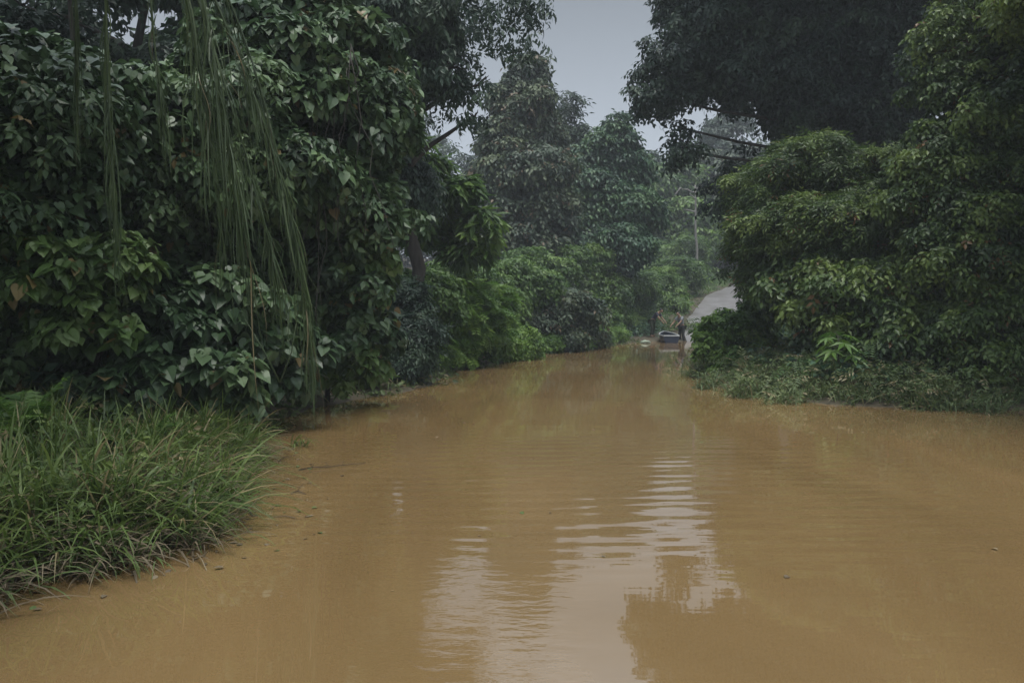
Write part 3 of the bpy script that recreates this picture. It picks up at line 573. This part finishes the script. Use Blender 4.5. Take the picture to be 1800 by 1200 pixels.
cover('low_undergrowth', 'dark low undergrowth below the vines and shrubs of the left bank', on_bank(rng, 16000, -16, 8, 9, 45, .9, 9), SPRIG_W, .35, 'mid', 94, 3000, .5, hgt_=.45)
cover('trampled_grass', 'brownish trampled grass and weeds along the right waterline', on_bank(rng, 20000, 3.8, 16, 11.5, 24, -.1, 2.2, None, .28), OVAL, .08, 'cover', 95, 30000, .45, hgt_=.22)
cover('bank_weeds', 'low olive weeds standing along the right bank in front of the bushes', on_bank(rng, 9000, 3.9, 18, 11.5, 22, .15, 2.8, None, .5), SPRIG, .2, 'cover', 99, 5000, .7, hgt_=.5)
cover('right_undergrowth', 'dark undergrowth behind the weeds of the right bank', on_bank(rng, 14000, 4, 24, 12, 45, 1.8, 9), SPRIG_W, .28, 'right', 96, 4000, .5, hgt_=.5)
cover('hillside_grass', 'pale green tall grass on the slope beside the climbing road', on_bank(rng, 15000, -6, 30, 40, 88, .2, 60, lambda x, y: ((x < np.interp(y, rl[:, 1], rl[:, 0]) - .3) | (x > np.interp(y, rl[:, 1], rl[:, 0]) + 6)) & ~((x > 5.9) & (x < 10.5) & (y < 43))), SPRIG, .4, 'fresh', 97, 26000, .6, hgt_=.25)

# forest behind everything
rng = np.random.default_rng(98); f = Acc(); bl = []
for ang in np.arange(-62, 63, 3.2):
    for row, d0 in enumerate((50, 88)):
        d = d0 + rng.uniform(-5, 5); x, y = math.sin(R(ang)) * d, math.cos(R(ang)) * d
        if row == 0 and -12 < ang < 30: continue
        if y < 14: continue
        z = hz(x, y); hh = rng.uniform(.13, .165) * d
        for k in range(3): bl.append(((x + rng.uniform(-1.5, 1.5), y + rng.uniform(-1, 1), z + hh * (.2 + .33 * k)), (3.2, 2.2, hh * .26)))
crown(f, bl, 90000, SPRIG_W, 1.1, rng, k=1.0, droop=.8)
for b in bl[::3]:
    c = np.array(b[0]); limb(f, [c[0], c[1], hz(c[0], c[1]) - .2], c + [0, 0, 4], .25, .1, rng, 5, .03)
tag(f.build('distant_forest', M['dark']), 'dense hazy forest closing the view behind the nearer trees', 'forest', kind='stuff')

# ------------------------------------------------------------------ hanging fronds
def frond(label, top, mid, tip, n, seed, half=.1, L=(.45, 1.25), group='long narrow fronds hanging from above', kids=1):
    """drooping rachis with many narrow leaflets hanging nearly parallel to it"""
    rng = np.random.default_rng(seed); top, mid, tip = map(np.array, (top, mid, tip)); root = empty('hanging_frond', top, label, 'hanging frond', group)
    s = Acc(); t = np.linspace(0, 1, 18)[:, None]; curve = lambda t: (1 - t) ** 2 * top + 2 * t * (1 - t) * (2 * mid - .5 * top - .5 * tip) + t * t * tip
    s.tube(curve(t), np.linspace(.014, .003, 18), 6); s.build('stem', M['strand'], root, True)
    f = Acc(); seg = 7; tt = rng.uniform(.0, .97, (n, 1)) ** .9; P0 = curve(tt); T = norm(curve(tt + .02) - P0)
    ln = rng.uniform(*L, n); sidev = rng.normal(size=(n, 3)) * [1, 1, .1]
    u = np.linspace(0, 1, seg)[None, :, None]
    off = norm(sidev)[:, None] * (np.sin(np.minimum(u * 1.5, 1.2)) * half * rng.uniform(.2, 1.5, (n, 1, 1)))
    down = T[:, None] * ln[:, None, None] * u * .55 - UP * ln[:, None, None] * u ** 1.2 * .5
    c = P0[:, None] + off + down; wv = rng.normal(size=(n, 1, 3)) * [1, 1, 0] * np.sin(u * rng.uniform(2, 7, (n, 1, 1)) + rng.uniform(0, 6, (n, 1, 1))) * .02; c = c + wv
    az = rng.uniform(0, 3.14, n); sd = np.stack([np.cos(az), np.sin(az), 0 * az], -1)
    ww = (.0042 * rng.uniform(.5, 1.7, (n, 1))) * np.interp(np.linspace(0, 1, seg), [0, .15, .7, 1], [.5, 1, .8, .05])[None]
    V = np.stack([c - sd[:, None] * ww[..., None], c + sd[:, None] * ww[..., None]], 2)
    i = (np.arange(n)[:, None] * seg + np.arange(seg - 1)[None]) * 2; Q = np.stack([i, i + 1, i + 3, i + 2], -1).reshape(-1, 4)
    f.add(V.reshape(-1, 3), Q.ravel(), np.full(len(Q), 4), np.repeat(rng.random(n), seg * 2)); f.build('leaflets', M['strand'], root)
D = 6.6
frond('thick hanging frond at the left of the big green cluster, ending at mid height', at(318, -60, D), at(360, 180, D), at(395, 440, D), 90, 201)
frond('hanging frond in the middle of the big green cluster', at(345, -60, D), at(400, 230, D), at(440, 470, D), 110, 202)
frond('long hanging frond of the big cluster that turns yellow-green low down', at(330, -60, D + .3), at(440, 300, D + .3), at(490, 500, D + .3), 110, 203, .1, (.4, .9))
frond('longest hanging frond on the right of the cluster, its tip dipping to the water', at(350, -60, D + .6), at(490, 300, D + .6), at(545, 610, D + .6), 170, 204, .1, (.35, .8))
frond('thin outermost frond along the right side of the hanging cluster', at(372, -60, D + .9), at(470, 200, D + .9), at(548, 600, D + .9), 75, 205, .04)
frond('narrow frond hanging alone at the far left in front of the vines', at(185, -60, D), at(190, 140, D), at(202, 360, D), 55, 206, .035)
frond('faint strand hanging left of the lone narrow frond', at(130, -60, D + 1), at(133, 40, D + 1), at(136, 120, D + 1), 40, 207, .03)
frond('short thin frond hanging between the lone frond and the big cluster', at(262, -60, D), at(272, 80, D), at(292, 215, D), 45, 208, .025, (.3, .6))
# the bent reed below them
a = Acc(); rng = np.random.default_rng(209); q = [at(430, 560, 8.4), at(460, 610, 8.4), at(492, 672, 8.4)]; q2 = [at(492, 672, 8.4), at(512, 620, 8.4), at(522, 560, 8.4)]
root = empty('bent_reed', q[-1], 'V-shaped bent reed stems below the hanging fronds', 'reed'); a.tube(q, [.005, .008, .01]); a.tube(q2, [.01, .007, .004]); a.build('stem', M['strand'], root, True)
# limb that carries the fronds, reaching out of the far left vine tree above the picture
rng = np.random.default_rng(210); a = Acc(); p0 = np.array([-6.6, 10.2, 4.6])
root = empty('leaning_tree', (-7.2, 8.6, hz(-7.2, 8.6)), 'leaning tree at far left whose limb carries the hanging fronds above the view', 'tree')
tr = limb(a, root.location, (-5.0, 7.6, 5.2), .13, .09, rng, 8, .02); limb(a, (-5.0, 7.6, 5.2), (-2.3, 7.2, 4.9), .09, .04, rng, 7, .03, .05)
a.build('trunk', M['bark'], root, True)
f = Acc(); crown(f, [((-5.4, 7.6, 6.3), (1.6, 1.6, .6)), ((-3.6, 7.2, 6.1), (1.2, 1.2, .5)), ((-5., 4.8, 5.6), (1.9, 1.8, .7)), ((-3.6, 3.0, 4.9), (1.4, 1.5, .6))], 5200, SPRIG_W, .3, rng); f.build('crown', M['mid'], root)  # unseen crown, widened over the near grass to darken it with its shade

# ------------------------------------------------------------------ floating things
def twig(label, pts, r, seed, group='floating twigs'):
    a = Acc(); p = np.array([[*px2xy(x, CAMH * FPX / (y - HOR)), z] for x, y, z in pts]); root = empty('floating_twig', p[0] * [1, 1, 0], label, 'twig', group)
    a.tube(p, np.linspace(r, r * .4, len(p)), 6); rg = np.random.default_rng(seed)
    for i in range(1, len(p) - 1): limb(a, p[i], p[i] + [rg.uniform(-.08, .08), rg.uniform(-.1, .1), rg.uniform(.02, .07)], r * .5, r * .2, rg, 4, .1)
    a.build('stick', M['bark'], root, True)
twig('dark twig floating off the tip of the near bank, the longer one', [(522, 828, .004), (548, 826, .02), (575, 824, .012), (600, 822, .02), (640, 816, .004)], .006, 301)
twig('short dark twig floating nearer the grass than the long one', [(508, 870, .003), (520, 868, .015), (535, 871, .003)], .006, 302)
twig('small twig lying in the shallows in front of the grass', [(440, 910, .003), (425, 895, .03), (412, 888, .06)], .007, 303)
rng = np.random.default_rng(310)
for i, (x, y, s, lb) in enumerate([(1040, 756, .07, 'tiny pale leaf floating in the middle of the water'), (965, 905, .03, 'yellow speck of a leaf floating in mid channel'), (385, 958, .07, 'brown leaf floating beside the near grass edge'), (545, 852, .05, 'dark leaf floating between the two floating twigs')]):
    g = Acc(); d = CAMH * FPX / (y - HOR); P = np.array([[*px2xy(x, d), .006]]); put_leaves(g, OVAL, P, np.array([[.1, -.1, 1.]]), rng.normal(size=(1, 3)), np.array([s]), rng)
    tag(g.build('floating_leaf', M['dry']), lb, 'leaf', 'leaves floating on the flood')
g = Acc(); P = np.array([at(322, 852, 7.6)]); put_leaves(g, OVAL, P, np.array([[.2, -.8, .7]]), np.array([[-.9, .1, .1]]), np.array([.17]), rng)
tag(g.build('dead_leaf', plain('pale_leaf', (.3, .26, .17), (.42, .37, .26), 10)), 'large pale dead leaf caught in the near bank grass', 'leaf')

rng = np.random.default_rng(311)
P = np.concatenate([on_bank(rng, 1500, -5, 14, 3.8, 30, -.7, .02, None, .12), on_bank(rng, 60, -3, 6, 4, 30, -9, -.5)]); P[:, 2] = .006; g = Acc(); n = len(P)
put_leaves(g, OVAL, P, UP + rng.normal(size=(n, 3)) * .12, rng.normal(size=(n, 3)), rng.uniform(.015, .07, n), rng)
P = on_bank(rng, 160, -5, 14, 3.8, 26, -.5, .02, None, .12); P[:, 2] = .008; n = len(P); az = rng.uniform(0, 3.14, n); l = rng.uniform(.04, .22, n)
for p_, a_, l_ in zip(P, az, l): g.tube(np.array([p_, p_ + [math.cos(a_) * l_ * .5, math.sin(a_) * l_ * .5, .004], p_ + [math.cos(a_ + .3) * l_, math.sin(a_ + .3) * l_, 0]]), np.array([.004, .004, .002]), 4)
tag(g.build('floating_litter', M['dry']), 'bits of leaf and straw floating along the edges of the flood', 'litter', kind='stuff')
# ------------------------------------------------------------------ boat
def boat():
    d = 40.0; c = np.array([*px2xy(1174, d), 0.]); yaw = R(-3); root = empty('boat', c, 'small dark blue boat with a pale rim beside the two people', 'boat')
    L, Wd, Hh = 2.6, .42, .34; st = np.linspace(0, 1, 13); o, inn = [], []
    for s in st:
        y = -L / 2 + L * s; w_ = Wd * (1 - max(0, (s - .35) / .65) ** 2.4) * (.86 + .14 * min(1, s / .3)) + .015; h = Hh + .16 * s ** 2; k = -.10 + .16 * max(0, s - .6)
        o.append([(-w_, y, h), (-w_ * .93, y, h * .45), (-w_ * .7, y, k + .03), (0, y, k), (w_ * .7, y, k + .03), (w_ * .93, y, h * .45), (w_, y, h)])
        wi = max(.006, w_ - .03); inn.append([(wi, y, h), (wi * .9, y, h * .45), (wi * .68, y, k + .07), (0, y, k + .06), (-wi * .68, y, k + .07), (-wi * .9, y, h * .45), (-wi, y, h)])
    ring = np.array([a_ + b_ for a_, b_ in zip(o, inn)], float); m = 14
    cr, sr = math.cos(yaw), math.sin(yaw)
    def tr(v): v = np.asarray(v, float).reshape(-1, 3); return np.stack([v[:, 0] * cr - v[:, 1] * sr, v[:, 0] * sr + v[:, 1] * cr, v[:, 2]], -1) + c
    i = np.arange(12)[:, None] * m + np.arange(m)[None]; j = np.arange(12)[:, None] * m + ((np.arange(m) + 1) % m)[None]
    Q = np.stack([i, j, j + m, i + m], -1).reshape(-1, 4); a = Acc(); a.add(tr(ring), Q.ravel(), np.full(len(Q), 4))
    fr = ring[0, :7]; a.add(tr(np.concatenate([fr + [0, -.01, 0], fr + [0, .03, 0]])), list(range(7)) + list(range(13, 6, -1)), [7, 7])
    a.build('hull', plain('boat_blue', (.012, .018, .034), (.022, .032, .055), 5, .45), root)
    rim = plain('boat_rim', (.25, .27, .27), (.36, .38, .38), 6, .5)
    g = Acc(); L_ = tr(np.array([q[0] for q in o]) + [0, 0, .012]); R_ = tr(np.array([q[6] for q in o]) + [0, 0, .012])
    g.tube(L_, np.full(13, .028), 6); g.tube(R_, np.full(13, .028), 6); g.tube(np.array([L_[0], R_[0]]), np.array([.03, .03]), 6); g.build('gunwale', rim, root)
    for y, w_ in ((-.8, .34), (.2, .36)):
        s_ = Acc(); s_.box(tr([[0, y, .27]])[0], (w_, .11, .014), yaw); s_.build('bench', rim, root)
boat()

# ------------------------------------------------------------------ people
skin = plain('skin', (.2, .12, .08), (.26, .16, .1), 20, .55); hairm = plain('hair', (.008, .007, .006), (.02, .018, .015), 40, .5)
def skinned(name, joints, edges, mat, parent, sub=2):
    names = list(joints); me = bpy.data.meshes.new(name)
    me.from_pydata([joints[k][0] for k in names], [(names.index(a_), names.index(b_)) for a_, b_ in edges], []); me.materials.append(mat)
    o = bpy.data.objects.new(name, me); COL.objects.link(o); o.parent = parent
    mo = o.modifiers.new('skin', 'SKIN'); mo.use_smooth_shade = True
    if not me.skin_vertices: me.skin_vertices.new()
    for i, k in enumerate(names):
        r = joints[k][1]; r = (r, r) if not isinstance(r, tuple) else r
        me.skin_vertices[0].data[i].radius = r; me.skin_vertices[0].data[i].use_root = (i == 0)
    ss = o.modifiers.new('sub', 'SUBSURF'); ss.levels = sub; ss.render_levels = sub
    return o
def person(label, loc, rz, J, top_m, leg_m, hat=None):
    root = empty('person', loc, label, 'person', 'people at the far landing'); root.rotation_euler = (0, 0, rz)
    jj = dict(pelvis=(J['pelvis'], (.15, .11)), waist=(J['waist'], (.135, .1)), chest=(J['chest'], (.17, .115)), neck=(J['neck'], .055), chin=(J['chin'], .072), head=(J['head'], (.085, .095)), crown=(J['crown'], .07))
    ee = [('pelvis', 'waist'), ('waist', 'chest'), ('chest', 'neck'), ('neck', 'chin'), ('chin', 'head'), ('head', 'crown')]
    jj['nose'] = (J['nose'], .014); ee.append(('head', 'nose'))
    for s in 'LR':
        jj['sh' + s] = (J['sh' + s], .06); jj['el' + s] = (J['el' + s], .042); jj['wr' + s] = (J['wr' + s], .028); jj['ha' + s] = (J['ha' + s], (.036, .018))
        jj['hip' + s] = (J['hip' + s], .088); jj['kn' + s] = (J['kn' + s], .058); jj['an' + s] = (J['an' + s], .04); jj['to' + s] = (J['to' + s], (.04, .025))
        ee += [('chest', 'sh' + s), ('sh' + s, 'el' + s), ('el' + s, 'wr' + s), ('wr' + s, 'ha' + s), ('pelvis', 'hip' + s), ('hip' + s, 'kn' + s), ('kn' + s, 'an' + s), ('an' + s, 'to' + s)]
        w_, h = np.array(J['wr' + s], float), np.array(J['ha' + s], float); d = (h - w_) / np.linalg.norm(h - w_); sd = np.cross(d, [0, 1., .2]); sd /= np.linalg.norm(sd)
        for k, (o_, l) in enumerate(((-.03, .065), (-.01, .08), (.01, .076), (.03, .06))):
            b = h + sd * o_; jj['f%d%s' % (k, s)] = (tuple(b + d * .03), .009); jj['g%d%s' % (k, s)] = (tuple(b + d * (.03 + l) + [0, .015, 0]), .007)
            ee += [('ha' + s, 'f%d%s' % (k, s)), ('f%d%s' % (k, s), 'g%d%s' % (k, s))]
        jj['t' + s] = (tuple(w_ + (h - w_) * .5 + sd * .05 + d * .02), .009); ee.append(('wr' + s, 't' + s))
    skinned('body', jj, ee, skin, root)
    up = {k: (v[0], tuple(np.array(v[1] if isinstance(v[1], tuple) else (v[1], v[1])) + .022)) for k, v in jj.items()}
    sl = {k: up[k] for k in ('chest', 'waist', 'pelvis', 'shL', 'shR')}
    for s in 'LR':
        m_ = tuple(np.array(J['sh' + s]) * .3 + np.array(J['el' + s]) * .7); sl['m' + s] = (m_, (.068, .068))
    skinned('shirt', sl, [('chest', 'waist'), ('waist', 'pelvis'), ('chest', 'shL'), ('chest', 'shR'), ('shL', 'mL'), ('shR', 'mR')], top_m, root)
    tl = {k: up[k] for k in ('pelvis', 'hipL', 'hipR', 'knL', 'knR', 'anL', 'anR')}
    skinned('trousers', tl, [('pelvis', 'hipL'), ('pelvis', 'hipR'), ('hipL', 'knL'), ('hipR', 'knR'), ('knL', 'anL'), ('knR', 'anR')], leg_m, root)
    h, c = np.array(J['head'], float), np.array(J['crown'], float); back = h - np.array(J['nose'], float); back /= np.linalg.norm(back)
    skinned('hair', dict(a=(tuple(c + [0, 0, .015]), (.085, .09)), b=(tuple(h + back * .035 + [0, 0, .02]), (.088, .088)), c=(tuple(h + back * .04 - [0, 0, .04]), (.07, .06))), [('a', 'b'), ('b', 'c')], hat or hairm, root)
    return root
def pose(bend=0., arm=0., dip=0.):
    """standing figure facing -Y, waist bent forward by `bend` radians"""
    J = {}; pz = .92 - dip
    def rot(y, z): return (y * math.cos(bend) - z * math.sin(bend), y * math.sin(bend) + z * math.cos(bend))
    def ub(x, y, z): yy, zz = rot(y, z); return (x, yy, pz + zz)
    J['pelvis'] = (0, 0, pz); J['waist'] = ub(0, 0, .2); J['chest'] = ub(0, -.01, .42); J['neck'] = ub(0, -.01, .56); J['chin'] = ub(0, -.04, .63); J['head'] = ub(0, -.03, .7); J['crown'] = ub(0, -.01, .76); J['nose'] = ub(0, -.145, .685)
    for s, k in (('L', 1), ('R', -1)):
        J['sh' + s] = ub(k * .19, 0, .47); sx, sy, sz = J['sh' + s]
        J['el' + s] = (sx + k * .06, sy - .08 - arm * .15, sz - .27 + arm * .06); J['wr' + s] = (sx + k * .03, sy - .2 - arm * .25, sz - .48 + arm * .2); J['ha' + s] = (sx + k * .02, sy - .25 - arm * .28, sz - .55 + arm * .2)
        J['hip' + s] = (k * .1, 0, pz - .06); J['kn' + s] = (k * .13, -.05 - dip * .6, .48 - dip * .3); J['an' + s] = (k * .14, .03, .07); J['to' + s] = (k * .16, -.13, .03)
    return J
navy = plain('navy_cloth', (.012, .014, .025), (.03, .033, .05), 12, .8); grey = plain('grey_cloth', (.13, .14, .15), (.2, .21, .22), 12, .85)
darkc = plain('dark_cloth', (.01, .012, .012), (.025, .028, .026), 12, .85); greenc = plain('olive_cloth', (.02, .028, .014), (.035, .045, .02), 12, .85)
x, y = px2xy(1146, 41.3); person('person in a navy top and dark trousers bending forward left of the boat', (x, y, hz(x, y)), R(60), pose(.75, .4, .05), navy, greenc)
x, y = px2xy(1199, 41.2); person('person in a grey shirt and dark trousers standing in the shallows right of the boat', (x, y, min(hz(x, y), -.02) - .12), R(-60), pose(.35, .6), grey, darkc)
# pale bag at the waterline
g = Acc(); rng = np.random.default_rng(401); x, y = px2xy(1134, 38.6); u_ = np.linspace(0, 2 * np.pi, 15)[:-1]; rings = []
for r_, z_ in ((.14, -.02), (.2, .03), (.18, .08), (.11, .12), (.03, .14), (.04, .17)):
    q = r_ * (1 + .22 * rng.normal(size=14) * (r_ > .1)); rings.append(np.stack([x + 1.35 * q * np.cos(u_), y + q * np.sin(u_), z_ + .02 * rng.normal(size=14)], -1))
V = np.array(rings).reshape(-1, 3); i = np.arange(5)[:, None] * 14 + np.arange(14)[None]; j = np.arange(5)[:, None] * 14 + ((np.arange(14) + 1) % 14)[None]
Q = np.stack([i, j, j + 14, i + 14], -1).reshape(-1, 4); g.add(V, np.concatenate([Q.ravel(), np.arange(70, 84)]), np.concatenate([np.full(len(Q), 4), [14]]))
tag(g.build('plastic_bag', plain('bag', (.2, .25, .18), (.32, .36, .28), 9, .4), None, True), 'pale crumpled plastic bag at the waterline left of the boat', 'bag')

# ------------------------------------------------------------------ haze
hb = Acc(); hb.box((0, 48, 12), (100, 88, 14.5)); hm = bpy.data.materials.new('haze'); hm.use_nodes = True; nt = hm.node_tree; nt.nodes.clear()
pv = nt.nodes.new('ShaderNodeVolumePrincipled'); pv.inputs['Color'].default_value = (.88, .93, 1, 1); pv.inputs['Density'].default_value = .0014
oo = nt.nodes.new('ShaderNodeOutputMaterial'); nt.links.new(pv.outputs[0], oo.inputs['Volume'])
tag(hb.build('haze', hm), 'thin grey haze over the flooded forest', 'haze', kind='stuff')
